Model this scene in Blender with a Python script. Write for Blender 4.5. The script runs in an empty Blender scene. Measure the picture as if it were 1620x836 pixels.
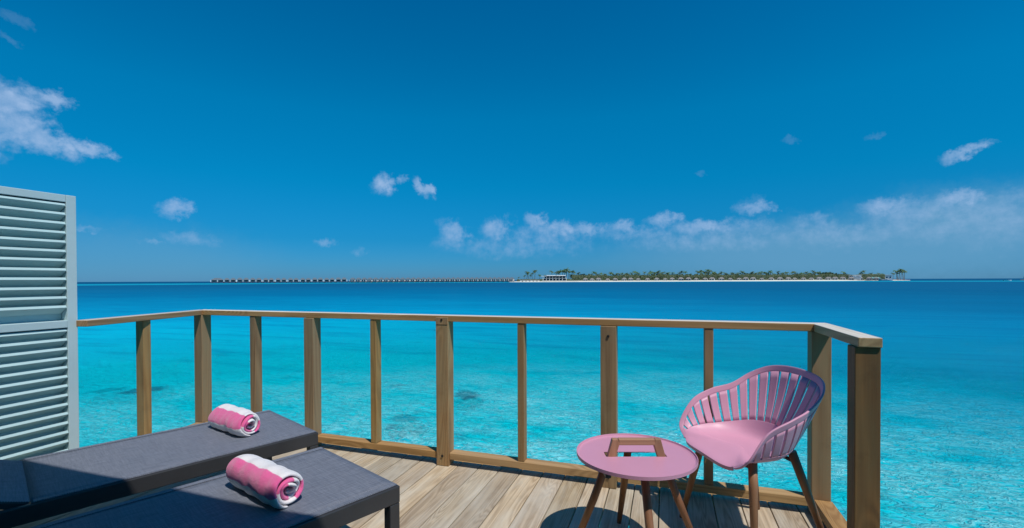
import bpy, bmesh, math, random
from mathutils import Vector, Matrix, noise as mn
random.seed(7)
R = math.radians
sc = bpy.context.scene
COL = sc.collection
WATER = -1.7           # water level; the deck is z = 0
EYE = Vector((0, 0, 1.3))

# ------------------------------------------------------------------ camera
YAW, PITCH, ROLL, FPX, PY = 0.3227, 0.01064, -0.00389, 737.4, 451.6
fw = Vector((-math.sin(YAW)*math.cos(PITCH), math.cos(YAW)*math.cos(PITCH), -math.sin(PITCH)))
rt = Vector((math.cos(YAW), math.sin(YAW), 0)); up = rt.cross(fw)
r2 = rt*math.cos(ROLL) + up*math.sin(ROLL); u2 = -rt*math.sin(ROLL) + up*math.cos(ROLL)
cd = bpy.data.cameras.new('camera'); cam = bpy.data.objects.new('camera', cd); COL.objects.link(cam)
M = Matrix((r2, u2, -fw)).transposed().to_4x4(); M.translation = EYE
cam.matrix_world = M
cd.sensor_width = 36; cd.lens = FPX/1620*36; cd.shift_y = (PY-418)/1620
cd.clip_start = 0.05; cd.clip_end = 90000
sc.camera = cam

def ray(x, y):                                   # direction in the world of a point of the photograph
    return fw + r2*((x-810)/FPX) + u2*((PY-y)/FPX)
def azel(x, y):
    d = ray(x, y).normalized()
    return math.atan2(d.x, d.y), math.asin(d.z)

# ------------------------------------------------------------------ view, sun
sc.view_settings.view_transform = 'Standard'; sc.view_settings.look = 'None'
sc.view_settings.exposure = 0; sc.view_settings.gamma = 1
sc.cycles.max_bounces = 8; sc.cycles.transparent_max_bounces = 12
SUN_EL = R(61.3); SUN_AZ = R(123.7)              # azimuth clockwise from +Y
sd = bpy.data.lights.new('sun', 'SUN'); sd.energy = 3.6; sd.angle = R(0.53); sd.color = (1.0, 0.95, 0.88)
sun = bpy.data.objects.new('sun', sd); COL.objects.link(sun)
tosun = Vector((math.sin(SUN_AZ)*math.cos(SUN_EL), math.cos(SUN_AZ)*math.cos(SUN_EL), math.sin(SUN_EL)))
sun.rotation_euler = (-tosun).to_track_quat('-Z', 'Y').to_euler()

# ------------------------------------------------------------------ node helpers
class NT:
    def __init__(s, t): s.t = t
    def n(s, typ, **k):
        a = s.t.nodes.new(typ); ins = k.pop('ins', {})
        for q, v in k.items(): setattr(a, q, v)
        for q, v in ins.items(): s.set(a, q, v)
        return a
    def set(s, a, q, v):
        i = a.inputs[q]
        if isinstance(v, bpy.types.NodeSocket): s.t.links.new(v, i)
        else:
            i.default_value = v
    def math(s, op, a, b=0.0, c=0.0, clamp=False):
        m = s.n('ShaderNodeMath', operation=op, use_clamp=clamp)
        s.set(m, 0, a); s.set(m, 1, b); s.set(m, 2, c)
        return m.outputs[0]
    def vm(s, op, a, b=(0, 0, 0), c=None, out=0):
        m = s.n('ShaderNodeVectorMath', operation=op); s.set(m, 0, a); s.set(m, 1, b)
        if c is not None: s.set(m, 2, c)
        return m.outputs[out]
    def noise(s, vec, scale, detail=3, rough=.5, dist=0.0, out='Fac'):
        return s.n('ShaderNodeTexNoise', ins={'Vector': vec, 'Scale': scale, 'Detail': detail, 'Roughness': rough, 'Distortion': dist}).outputs[out]
    def ramp(s, fac, stops, interp='LINEAR'):
        r = s.n('ShaderNodeValToRGB', ins={'Fac': fac}); cr = r.color_ramp; cr.interpolation = interp
        while len(cr.elements) < len(stops): cr.elements.new(0.5)
        for e, (p, c) in zip(cr.elements, stops):
            e.position = p; e.color = (c, c, c, 1) if isinstance(c, (int, float)) else (*c, 1)
        return r.outputs[0]
    def mix(s, fac, a, b, mode='MIX'):
        m = s.n('ShaderNodeMix', data_type='RGBA', blend_type=mode, clamp_factor=True)
        s.set(m, 0, fac)
        for idx, v in ((6, a), (7, b)):
            if isinstance(v, bpy.types.NodeSocket): s.t.links.new(v, m.inputs[idx])
            else: m.inputs[idx].default_value = (*v, 1) if len(v) == 3 else v
        return m.outputs[2]
    def mapr(s, v, a, b, c=0.0, d=1.0, smooth=False):
        m = s.n('ShaderNodeMapRange', interpolation_type='SMOOTHSTEP' if smooth else 'LINEAR',
                ins={'Value': v, 'From Min': a, 'From Max': b, 'To Min': c, 'To Max': d})
        return m.outputs[0]

# ------------------------------------------------------------------ world: Nishita sky, graded, with clouds by direction
w = bpy.data.worlds.new('World'); sc.world = w; w.use_nodes = True
w.node_tree.nodes.clear(); t = NT(w.node_tree)
sky = t.n('ShaderNodeTexSky', sky_type='NISHITA', sun_disc=False, sun_elevation=SUN_EL, sun_rotation=SUN_AZ,
          altitude=0, air_density=1.0, dust_density=0.3, ozone_density=3.0)
gen = t.n('ShaderNodeTexCoord').outputs['Generated']
dirn = t.vm('NORMALIZE', gen)
sx = t.n('ShaderNodeSeparateXYZ', ins={0: dirn})
el = t.math('ARCSINE', sx.outputs[2])
az = t.math('ARCTAN2', sx.outputs[0], sx.outputs[1])
# polarised, saturated tropical sky: tint and even out the horizon glow (same all round)
tint = t.ramp(t.mapr(el, 0, R(60)), [(0.0, (0.13, 0.41, 0.92)), (0.08, (0.035, 0.46, 0.85)), (0.19, (0.004, 0.64, 0.95)),
                                     (0.31, (0.0, 0.76, 1.06)), (0.52, (0.0, 0.69, 1.04)), (1.0, (0.0, 0.60, .95))])
base = t.mix(1.0, sky.outputs[0], tint, 'MULTIPLY')
SK = 0.100
uv = t.n('ShaderNodeCombineXYZ', ins={0: az, 1: el, 2: 0.0}).outputs[0]
wn = t.n('ShaderNodeTexNoise', ins={'Vector': uv, 'Scale': 30.0, 'Detail': 6.0, 'Roughness': .6})
warp = t.vm('MULTIPLY_ADD', t.vm('SUBTRACT', wn.outputs['Color'], (.5, .5, .5)), (.060, .034, 0), uv)
wn2 = t.n('ShaderNodeTexNoise', ins={'Vector': uv, 'Scale': 110.0, 'Detail': 4.0, 'Roughness': .65})
warp = t.vm('MULTIPLY_ADD', t.vm('SUBTRACT', wn2.outputs['Color'], (.5, .5, .5)), (.020, .016, 0), warp)
def blobs(lst, vec):
    cur = None
    for (x, y, a, b, tilt) in lst:
        u0, v0 = azel(x, y); u1, _ = azel(x+a, y); _, v1 = azel(x, y-b)
        su, sv = abs(u1-u0), abs(v1-v0)
        m = t.vm('SUBTRACT', vec, (u0, v0, 0))
        if tilt:
            m = t.n('ShaderNodeVectorRotate', rotation_type='Z_AXIS', ins={'Vector': m, 'Angle': R(tilt)}).outputs[0]
        d = t.vm('MULTIPLY', m, (1/su, 1/sv, 0))
        l = t.vm('LENGTH', d, out=1)
        cur = l if cur is None else t.math('SMOOTH_MIN', cur, l, .15)
    return cur
bright = [(18,160,62,34,0), (80,158,34,15,0), (30,200,56,36,0), (80,222,62,22,18), (142,236,44,13,8), (-50,190,90,66,0), (-150,170,120,60,0),
          (280,329,27,15,-8), (606,292,22,17,-15), (668,297,21,11,40), (1525,243,52,11,-12),
          (717,366,26,18,15), (783,362,27,19,-20), (846,349,18,14,0), (880,361,38,13,0), (930,360,36,11,0), (985,358,26,10,0),
          (1050,348,30,11,0), (1195,330,32,12,0), (1110,358,50,12,0), (1398,325,42,15,-6), (1520,312,40,15,0)]
faint = [(300,378,42,10,12), (238,381,20,5,0), (636,285,9,8,0), (130,362,30,5,0),
         (865,376,80,20,0), (1170,364,70,16,0), (1285,352,40,14,0), (1450,335,90,18,0), (1560,345,110,24,0), (1610,322,36,16,0),
         (1480,350,160,34,0), (1330,372,120,22,0), (1120,380,160,18,0), (820,392,120,16,0), (1590,350,110,46,0), (1500,322,46,20,0), (1440,322,34,14,0), (1010,368,90,12,0), (568,397,14,6,0), (516,384,16,6,0), (720,385,36,14,0), (1700,330,80,30,0), (1900,340,120,40,0)]
wisp = [(1385,217,17,7,0), (1250,222,14,8,0), (10,62,30,9,30), (20,28,34,10,20), (1105,275,14,6,0), (1190,318,26,10,0)]
nb = t.noise(uv, 60, 5, .6)
d1 = t.math('MULTIPLY_ADD', t.math('SUBTRACT', nb, .5), 1.1, blobs(bright, warp))
d2 = t.math('MULTIPLY_ADD', t.math('SUBTRACT', nb, .5), 1.0, blobs(faint, warp))
m1 = t.mapr(d1, 1.22, .15, 0, 1, True)
m2 = t.mapr(d2, 1.3, .25, 0, 1, True)
d3 = t.math('MULTIPLY_ADD', t.math('SUBTRACT', nb, .5), .8, blobs(wisp, warp))
m3 = t.math('MULTIPLY', t.mapr(d3, 1.1, .2, 0, 1, True), .09)
bank = t.mapr(blobs([(1330,400,800,62,0), (1520,375,330,84,0)], warp), 1.25, .25, 0, 1, True)
bank2 = t.mapr(blobs([(200,415,240,66,0)], warp), 1.3, .3, 0, 1, True)
puff = t.noise(uv, 42, 6, .62)
c1 = t.math('MULTIPLY', m1, t.mapr(puff, .3, .7, .42, .92))
fade = t.mapr(el, R(2.0), R(11), .52, 1.0)       # cloud seen through more air low down
c1 = t.math('MULTIPLY', c1, fade)
c2 = t.math('MULTIPLY', m2, t.mapr(puff, .35, .66, .10, .56)); c2 = t.math('MULTIPLY', c2, fade)
cloudc = (0.36/SK, 0.52/SK, 0.78/SK)
veilc = (0.115/SK, 0.33/SK, 0.55/SK)
col = t.mix(t.math('MULTIPLY', bank, .88), base, veilc)
col = t.mix(t.math('MULTIPLY', bank2, .42), col, veilc)
col = t.mix(m3, col, cloudc)
col = t.mix(c2, col, cloudc)
col = t.mix(c1, col, cloudc)
bg = t.n('ShaderNodeBackground', ins={'Color': col, 'Strength': SK})
out = t.n('ShaderNodeOutputWorld'); w.node_tree.links.new(bg.outputs[0], out.inputs[0])

# ------------------------------------------------------------------ material helpers
def newmat(name):
    m = bpy.data.materials.new(name); m.use_nodes = True; m.node_tree.nodes.clear()
    t = NT(m.node_tree); o = t.n('ShaderNodeOutputMaterial'); return m, t, o
def principled(t, o, color, rough=.6, normal=None, **k):
    b = t.n('ShaderNodeBsdfPrincipled')
    t.set(b, 'Base Color', color if isinstance(color, bpy.types.NodeSocket) else (*color, 1)); t.set(b, 'Roughness', rough)
    if normal is not None: t.set(b, 'Normal', normal)
    for q, v in k.items(): t.set(b, q.replace('_', ' '), v)
    t.t.links.new(b.outputs[0], o.inputs[0]); return b
def bump(t, h, strength, dist=.01, prev=None):
    b = t.n('ShaderNodeBump', ins={'Height': h, 'Strength': strength, 'Distance': dist})
    if prev is not None: t.set(b, 'Normal', prev)
    return b.outputs[0]
def objco(t):
    """object coordinates shifted by a random amount per object"""
    tc = t.n('ShaderNodeTexCoord'); oi = t.n('ShaderNodeObjectInfo')
    r = t.math('MULTIPLY', oi.outputs['Random'], 37.0)
    off = t.n('ShaderNodeCombineXYZ', ins={0: r, 1: t.math('MULTIPLY', r, 1.7), 2: t.math('MULTIPLY', r, .3)}).outputs[0]
    return t.vm('ADD', tc.outputs['Object'], off), oi.outputs['Random']

def plain(name, c, rough=.6, var=.12, scale=6, **k):
    m, t, o = newmat(name); co, rnd = objco(t)
    n = t.noise(co, scale, 4, .6)
    f = t.mapr(n, .3, .7, 1-var, 1+var)
    cc = t.vm('SCALE', tuple(c)); t.set(cc.node, 'Scale', f)
    principled(t, o, cc, rough, bump(t, t.noise(co, scale*12, 3, .6), .15, .002), **k); return m

def wood(name, axis, light, dark, rough=.75, rings=14.0, grain=.5, knots=.6, relief=.35, stain=.25, grey=None):
    """sawn timber; axis = grain direction of the object's own coordinates"""
    m, t, o = newmat(name); co, rnd = objco(t)
    i = 'XYZ'.index(axis)
    st = [1.0, 1.0, 1.0]; st[i] = .055
    sc1 = t.vm('MULTIPLY', co, tuple(st))
    # knots bend the grain
    ks = [3.2]*3; ks[i] = .9
    vo = t.n('ShaderNodeTexVoronoi', feature='F1', ins={'Vector': t.vm('MULTIPLY', co, tuple(ks)), 'Scale': 1.0, 'Randomness': 1.0})
    kd = vo.outputs['Distance']
    kn = t.mapr(kd, .0, .30, 1, 0, True)
    ringv = t.noise(sc1, rings*.35, 2, .4, .6)
    ringv = t.math('MULTIPLY_ADD', kn, .35, ringv)
    saw = t.math('SINE', t.math('MULTIPLY', ringv, 95.0))
    ring = t.mapr(saw, -1, 1, 0, 1)
    fs = [1.0, 1.0, 1.0]; fs[i] = .02
    fine = t.noise(t.vm('MULTIPLY', co, tuple(fs)), 160, 4, .65)
    broad = t.noise(sc1, 6, 3, .5)
    f = t.math('MULTIPLY_ADD', ring, .30, t.math('MULTIPLY_ADD', fine, grain, t.math('MULTIPLY', broad, .55)))
    f = t.mapr(f, .36, 1.02)
    c = t.ramp(f, [(0, light), (.55, [(a+b)/2 for a, b in zip(light, dark)]), (1, dark)])
    if grey:
        g = t.mapr(t.noise(t.vm('MULTIPLY', co, tuple([1 if k != i else .25 for k in range(3)])), 7, 4, .6), .42, .68)
        c = t.mix(t.math('MULTIPLY', g, .65), c, grey)
    # per-board tone
    hs = t.n('ShaderNodeHueSaturation', ins={'Color': c, 'Hue': t.mapr(rnd, 0, 1, .495, .506), 'Saturation': t.mapr(t.math('FRACT', t.math('MULTIPLY', rnd, 7.3)), 0, 1, .88, 1.08),
                                             'Value': t.mapr(t.math('FRACT', t.math('MULTIPLY', rnd, 3.7)), 0, 1, .80, 1.14)})
    c = hs.outputs[0]
    stn = t.mapr(t.noise(co, 3.5, 5, .65), .55, .75)
    c = t.mix(t.math('MULTIPLY', stn, stain), c, [v*.45 for v in dark])
    core = t.mapr(kd, .0, .075, 1, 0, True)
    kr = t.math('FRACT', t.math('MULTIPLY', vo.outputs['Color'], 1.0))
    sel = t.math('GREATER_THAN', kr, 1-knots*.5)
    c = t.mix(t.math('MULTIPLY', t.math('MULTIPLY', core, sel), .8), c, [v*.35 for v in dark])
    # drying cracks
    cs = [1.0]*3; cs[i] = .035
    cr = t.mapr(t.noise(t.vm('MULTIPLY', co, tuple(cs)), 45, 2, .5), .72, .76)
    c = t.mix(t.math('MULTIPLY', cr, .6), c, [v*.25 for v in dark])
    h = t.math('SUBTRACT', t.math('MULTIPLY_ADD', fine, .7, t.math('MULTIPLY', ring, .3)), cr)
    principled(t, o, c, rough, bump(t, h, relief, .0015)); return m

MAT = {}
MAT['deck'] = wood('weathered_deck', 'Y', (.60, .48, .325), (.29, .21, .13), rings=26, grain=.62, knots=.5, grey=(.60, .55, .45), stain=.22)
MAT['railx'] = wood('rail_timber_x', 'X', (.50, .31, .135), (.27, .15, .055), rings=12, stain=.25)
MAT['raily'] = wood('rail_timber_y', 'Y', (.50, .31, .135), (.27, .15, .055), rings=12, stain=.25)
MAT['railtop'] = wood('rail_top_weathered_sheen', 'X', (.74, .68, .59), (.52, .45, .36), rings=12, stain=.1, grey=(.55, .53, .5))  # weathered top faces, colour lightened further to stand in for sky sheen
MAT['post'] = wood('post_timber', 'Z', (.45, .265, .105), (.22, .118, .042), rings=12, stain=.3, grey=(.34, .25, .12))
MAT['postdark'] = wood('post_timber_dark', 'Z', (.30, .15, .04), (.14, .066, .018), rings=12, stain=.55, grey=(.17, .12, .045))
MAT['teak'] = wood('teak', 'Z', (.33, .145, .06), (.20, .082, .032), rings=8, knots=0, relief=.12, stain=.12, rough=.5)
MAT['teakl'] = wood('teak_light', 'Z', (.46, .235, .11), (.30, .14, .06), rings=8, knots=0, relief=.12, stain=.1, rough=.5)
MAT['teakx'] = wood('teak_x', 'X', (.50, .27, .14), (.34, .17, .08), rings=8, knots=0, relief=.12, stain=.12, rough=.5)
MAT['mintshade'] = plain('mint_paint_shaded', (.46, .64, .65), .45, .05, 3)  # the frame's mint, darkened in the colour for shade between the slats
MAT['mint'] = plain('mint_paint', (.53, .68, .70), .5, .05, 3)
MAT['pink'] = plain('pink_resin', (.66, .325, .455), .44, .03, 5)
MAT['pinkmetal'] = plain('pink_metal', (.61, .29, .405), .40, .03, 5)
MAT['frame'] = plain('charcoal_metal', (.042, .042, .045), .42, .10, 8)
MAT['rubber'] = plain('black_rubber', (.012, .012, .012), .6, .1, 8)
MAT['dark'] = plain('dark_void', (.01, .012, .014), .4, .1, 1)
MAT['white'] = plain('white_render', (.84, .84, .82), .7, .06, 2)
MAT['concrete'] = plain('concrete', (.30, .29, .27), .85, .2, 3)
MAT['roofgrey'] = plain('grey_shingle', (.12, .16, .19), .8, .25, 1.5)
MAT['thatch'] = plain('thatch', (.27, .25, .24), .9, .3, 1.5)
MAT['wallgrey'] = plain('grey_wall', (.46, .51, .54), .8, .15, 1)
MAT['plank'] = plain('jetty_wood', (.13, .10, .075), .8, .2, 1)
MAT['sand'] = plain('sand', (.82, .76, .62), .9, .06, .05)
MAT['soil'] = plain('soil', (.16, .14, .08), .9, .3, .1)
MAT['glass'] = plain('dark_glass', (.015, .03, .045), .08, .1, 1)
MAT['bark'] = plain('palm_bark', (.17, .13, .09), .9, .3, 2)
MAT['boat'] = plain('boat_gelcoat', (.80, .80, .80), .25, .02, 2)
MAT['teal'] = plain('teal_roof', (.20, .42, .42), .6, .1, 1)

def foliage(name, a, b):
    m, t, o = newmat(name); co, rnd = objco(t)
    n = t.noise(co, .45, 3, .6)
    c = t.mix(t.mapr(n, .35, .65), a, b)
    hs = t.n('ShaderNodeHueSaturation', ins={'Color': c, 'Hue': t.mapr(rnd, 0, 1, .475, .52), 'Value': t.mapr(t.math('FRACT', t.math('MULTIPLY', rnd, 5.1)), 0, 1, .7, 1.4)})
    bb = principled(t, o, hs.outputs[0], .7); return m
MAT['palm'] = foliage('palm_leaf', (.05, .12, .035), (.10, .17, .05))
MAT['leaf'] = foliage('tree_leaf', (.045, .11, .035), (.12, .17, .055))
MAT['shrub'] = foliage('shrub_leaf', (.05, .11, .045), (.15, .165, .08))

def mat_fabric():
    m, t, o = newmat('sling_mesh'); tc = t.n('ShaderNodeTexCoord').outputs['Object']
    s = t.n('ShaderNodeSeparateXYZ', ins={0: tc})
    k = 2*math.pi/.0075
    wx = t.math('SINE', t.math('MULTIPLY', s.outputs[0], k)); wy = t.math('SINE', t.math('MULTIPLY', s.outputs[1], k))
    weave = t.mapr(t.math('MULTIPLY', wx, wy), -1, 1)
    streak = t.noise(t.vm('MULTIPLY', tc, (40, 3, 1)), 3, 4, .7)
    streak2 = t.noise(t.vm('MULTIPLY', tc, (3, 60, 1)), 3, 4, .7)
    f = t.math('ADD', t.math('MULTIPLY', weave, .9), t.math('MULTIPLY', t.math('ADD', streak, streak2), .62))
    big = t.noise(tc, 2.5, 4, .6)
    c = t.ramp(t.mapr(f, .55, 1.45), [(0, (.022, .03, .048)), (.5, (.10, .115, .155)), (1, (.34, .36, .42))])
    c = t.mix(t.mapr(big, .35, .7, 0, .25), c, (.19, .20, .24))
    b = principled(t, o, c, .62, bump(t, weave, .6, .001))
    tr = t.n('ShaderNodeBsdfTransparent'); mx = t.n('ShaderNodeMixShader', ins={0: t.mapr(weave, 0, .25, .30, 0)})
    t.t.links.new(b.outputs[0], mx.inputs[1]); t.t.links.new(tr.outputs[0], mx.inputs[2]); t.t.links.new(mx.outputs[0], o.inputs[0])
    return m
MAT['fabric'] = mat_fabric()

def mat_towel():
    m, t, o = newmat('striped_towel'); u = t.n('ShaderNodeUVMap', uv_map='UVMap').outputs[0]
    s = t.n('ShaderNodeSeparateXYZ', ins={0: u}); tc = t.n('ShaderNodeTexCoord').outputs['Object']
    wob = t.math('MULTIPLY', t.math('SUBTRACT', t.noise(tc, 25, 3, .6), .5), .012)
    uu = t.math('SUBTRACT', t.math('ADD', s.outputs[0], wob), .030)
    st = t.math('FRACT', t.math('DIVIDE', uu, .20))       # stripe period along the cloth, metres
    f = t.mapr(t.math('ABSOLUTE', t.math('SUBTRACT', st, .5)),   .205, .225)
    c = t.mix(f, (.84, .13, .36), (.88, .87, .87))
    pile = t.noise(tc, 420, 3, .8)
    pl2 = t.noise(tc, 60, 4, .7)
    c = t.mix(t.mapr(pile, .3, .7, .22, 0), c, (.55, .3, .4), 'MULTIPLY')
    h = t.math('MULTIPLY_ADD', pile, .5, pl2)
    principled(t, o, c, .95, bump(t, h, .9, .004), Sheen_Weight=.4); return m
MAT['towel'] = mat_towel()

def mat_seabed():
    m, t, o = newmat('seabed_sand'); co = t.n('ShaderNodeTexCoord').outputs['Object']
    n = t.noise(co, .25, 5, .6); n2 = t.noise(co, 2.0, 4, .6)
    c = t.mix(t.mapr(n, .35, .7), (.85, .84, .78), (.66, .70, .66))
    c = t.mix(t.mapr(n2, .5, .75, 0, .5), c, (.40, .43, .38))
    principled(t, o, c, .95, bump(t, t.noise(co, 4, 4, .6), 1.0, .15)); return m

def mat_water():
    m, t, o = newmat('lagoon_water'); co = t.n('ShaderNodeTexCoord').outputs['Object']
    s = t.n('ShaderNodeSeparateXYZ', ins={0: co})
    r = t.math('SQRT', t.math('ADD', t.math('MULTIPLY', s.outputs[0], s.outputs[0]), t.math('MULTIPLY', s.outputs[1], s.outputs[1])))
    lr = t.math('LOGARITHM', r, 10.0)
    big = t.noise(t.vm('MULTIPLY', co, (.5, 1.3, 1)), .06, 4, .55)
    big2 = t.noise(t.vm('MULTIPLY', co, (.35, 1.3, 1)), .35, 4, .6)
    lw = t.math('MULTIPLY_ADD', t.math('SUBTRACT', big, .5), .35, lr)
    lw = t.math('MULTIPLY_ADD', t.math('SUBTRACT', big2, .5), .22, lw)
    lw = t.math('MULTIPLY_ADD', t.math('DIVIDE', s.outputs[0], t.math('ADD', r, 1.0)), .27, lw)   # shoals lie to the left
    def P(d): return (math.log10(d)-.6)/(4.6-.6)
    depth = t.ramp(t.mapr(lw, .6, 4.6), [(P(5), (.0, .77, .84)), (P(9), (.0, .74, .82)), (P(13), (.0, .65, .77)), (P(19), (.0, .50, .69)), (P(32), (.0, .305, .52)),
                                       (P(75), (.0, .16, .325)), (P(200), (.0, .107, .235)), (P(39000), (.0, .10, .22))])
    # reef flat and open sea beyond it
    inner = t.mapr(s.outputs[0], -650, -350, 330, 640)
    rn = t.math('MULTIPLY_ADD', t.math('SUBTRACT', t.noise(co, .006, 3, .6), .5), 160.0, r)
    reef = t.math('MULTIPLY', t.math('GREATER_THAN', rn, inner), t.math('LESS_THAN', r, 900.0))
    reefm = t.math('MULTIPLY', reef, t.mapr(t.noise(t.vm('MULTIPLY', co, (1, 1, 1)), .02, 4, .6), .3, .6, .35, 1))
    c = t.mix(reefm, depth, (.005, .36, .50))
    c = t.mix(t.mapr(r, 900, 1000), c, (.0, .075, .18))
    # seabed patches seen through (weed and rubble)
    wd = t.mapr(t.noise(t.vm('MULTIPLY', co, (.6, 1, 1)), .55, 5, .62), .58, .74)
    near = t.mapr(r, 20, 9)
    c = t.mix(t.math('MULTIPLY', t.math('MULTIPLY', wd, near), .15), c, (.0, .19, .30))
    # reef rock shows dark where it comes up under the surface
    wob = t.vm('MULTIPLY_ADD', t.vm('SUBTRACT', t.n('ShaderNodeTexNoise', ins={'Vector': co, 'Scale': 3.0, 'Detail': 5.0, 'Roughness': .7}).outputs['Color'], (.5, .5, .5)), (.9, .9, 0), co)
    for (x, y, lat, rad, am) in ((-5.01, 11.18, .36, .62, .85), (-5.45, 8.87, .36, .34, .6), (-13.75, 8.95, .62, .42, .75), (-14.7, 8.7, .5, .3, .45), (-7.3, 11.6, .3, .2, .4)):
        a = -math.atan2(-x, y)
        q = t.n('ShaderNodeVectorRotate', rotation_type='Z_AXIS', ins={'Vector': t.vm('SUBTRACT', wob, (x, y, 0)), 'Angle': a}).outputs[0]
        l = t.vm('LENGTH', t.vm('MULTIPLY', q, (1/lat, 1/rad, 0)), out=1)
        c = t.mix(t.math('MULTIPLY', t.mapr(l, 1.15, .55, 0, 1, True), am), c, (.0, .13, .20))
    # surface: swell, chop, ripples
    def wv(scale, stretch, det, dist=0.0): return t.noise(t.vm('MULTIPLY', t.vm('ADD', co, (3.1, 7.7, 0)), stretch), scale, det, .6, dist)
    swell = wv(.25, (.5, 1.2, 1), 3); chop = wv(1.1, (.55, 1.1, 1), 4, .6)
    rip = t.n('ShaderNodeTexNoise', noise_type='RIDGED_MULTIFRACTAL', ins={'Vector': t.vm('MULTIPLY', co, (.75, 1.15, 1)), 'Scale': 2.6, 'Detail': 4.0, 'Roughness': .62, 'Distortion': .5})
    ripf = rip.outputs[0]
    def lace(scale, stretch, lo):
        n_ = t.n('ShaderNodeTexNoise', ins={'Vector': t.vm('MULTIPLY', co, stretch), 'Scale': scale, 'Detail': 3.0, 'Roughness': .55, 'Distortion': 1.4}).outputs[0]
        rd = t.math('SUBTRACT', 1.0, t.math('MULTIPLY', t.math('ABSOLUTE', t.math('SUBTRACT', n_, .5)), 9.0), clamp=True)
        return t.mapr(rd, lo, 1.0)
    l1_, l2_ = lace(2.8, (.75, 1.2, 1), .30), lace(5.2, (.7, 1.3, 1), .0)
    n1 = bump(t, swell, 1.0, t.mapr(r, 30, 900, .13, 1.6))
    n2 = bump(t, chop, .9, .09, n1)
    n3 = bump(t, t.math('MULTIPLY_ADD', l2_, .5, ripf), 1.0, t.mapr(r, 8, 40, .06, .015), n2)
    # caustic light and glints painted into the colour, with foam flecks, denser on the shallows
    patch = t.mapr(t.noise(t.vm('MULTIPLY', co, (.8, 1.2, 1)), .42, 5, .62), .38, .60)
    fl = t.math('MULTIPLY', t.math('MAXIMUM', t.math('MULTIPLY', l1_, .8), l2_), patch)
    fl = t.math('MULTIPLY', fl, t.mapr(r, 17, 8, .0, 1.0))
    dk = t.mapr(t.noise(t.vm('MULTIPLY', co, (.8, 1.25, 1)), 3.6, 4, .65, 1.0), .50, .66)
    c = t.mix(t.math('MULTIPLY', dk, t.mapr(r, 22, 9, 0, .7)), c, (.0, .36, .54))
    stk = t.mapr(t.noise(t.vm('MULTIPLY', co, (.22, 1.0, 1)), .9, 5, .6, .4), .50, .70)
    c = t.mix(t.math('MULTIPLY', stk, t.math('MULTIPLY', t.mapr(r, 12, 22), t.mapr(r, 400, 60, .12, .4))), c, (.0, .14, .33))
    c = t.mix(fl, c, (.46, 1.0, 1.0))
    df = t.n('ShaderNodeBsdfDiffuse', ins={'Color': c, 'Normal': n3})
    gl = t.n('ShaderNodeBsdfGlossy', ins={'Color': (.6, .97, 1, 1), 'Roughness': t.mapr(r, 10, 200, .10, .3), 'Normal': n3})
    fr = t.n('ShaderNodeFresnel', ins={'IOR': 1.33, 'Normal': n3})
    # steep little facets of a choppy sea never reach the mirror-like grazing reflection of flat water
    fq = t.math('MINIMUM', t.math('MULTIPLY', fr.outputs[0], .8), t.mapr(r, 15, 150, .12, .10))
    b = t.n('ShaderNodeMixShader', ins={0: fq}); t.t.links.new(df.outputs[0], b.inputs[1]); t.t.links.new(gl.outputs[0], b.inputs[2])
    tr = t.n('ShaderNodeBsdfTransparent', ins={0: (.12, .92, 1, 1)})
    mx = t.n('ShaderNodeMixShader', ins={0: t.mapr(r, 13, 42, .36, .0)})
    t.t.links.new(b.outputs[0], mx.inputs[1]); t.t.links.new(tr.outputs[0], mx.inputs[2]); t.t.links.new(mx.outputs[0], o.inputs[0])
    return m

# ------------------------------------------------------------------ mesh helpers
def build(name, bm, mat, parent=None, smooth=False, bevel=0.0, **props):
    me = bpy.data.meshes.new(name); bmesh.ops.recalc_face_normals(bm, faces=bm.faces); bm.to_mesh(me); bm.free()
    if smooth:
        for p in me.polygons: p.use_smooth = True
    for mm in (mat if isinstance(mat, (list, tuple)) else [mat]): me.materials.append(MAT[mm] if isinstance(mm, str) else mm)
    o = bpy.data.objects.new(name, me); COL.objects.link(o)
    if parent: o.parent = parent
    if bevel:
        b = o.modifiers.new('bevel', 'BEVEL'); b.width = bevel; b.segments = 2; b.limit_method = 'ANGLE'
    for k, v in props.items(): o[k] = v
    return o
def thing(name, label, cat, loc=(0, 0, 0), rz=0.0, group=None):
    o = bpy.data.objects.new(name, None); COL.objects.link(o); o.location = loc; o.rotation_euler = (0, 0, rz)
    o['label'] = label; o['category'] = cat
    if group: o['group'] = group
    o.empty_display_size = .1
    return o
def copy_tree(o, parent=None):
    c = o.copy(); COL.objects.link(c); c.parent = parent
    for ch in KIDS.get(o, []) if False else [q for q in o.children]: copy_tree(ch, c)
    return c
KIDS = {}
def box(bm, x0, x1, y0, y1, z0, z1, M=None):
    vs = [bm.verts.new((x, y, z)) for z in (z0, z1) for (x, y) in ((x0, y0), (x1, y0), (x1, y1), (x0, y1))]
    for f in ((3, 2, 1, 0), (4, 5, 6, 7), (0, 1, 5, 4), (1, 2, 6, 5), (2, 3, 7, 6), (3, 0, 4, 7)): bm.faces.new([vs[i] for i in f])
    if M is not None:
        for v in vs: v.co = M @ v.co
    return vs
def B(*a, **k):
    bm = bmesh.new(); box(bm, *a, **k); return bm
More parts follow.
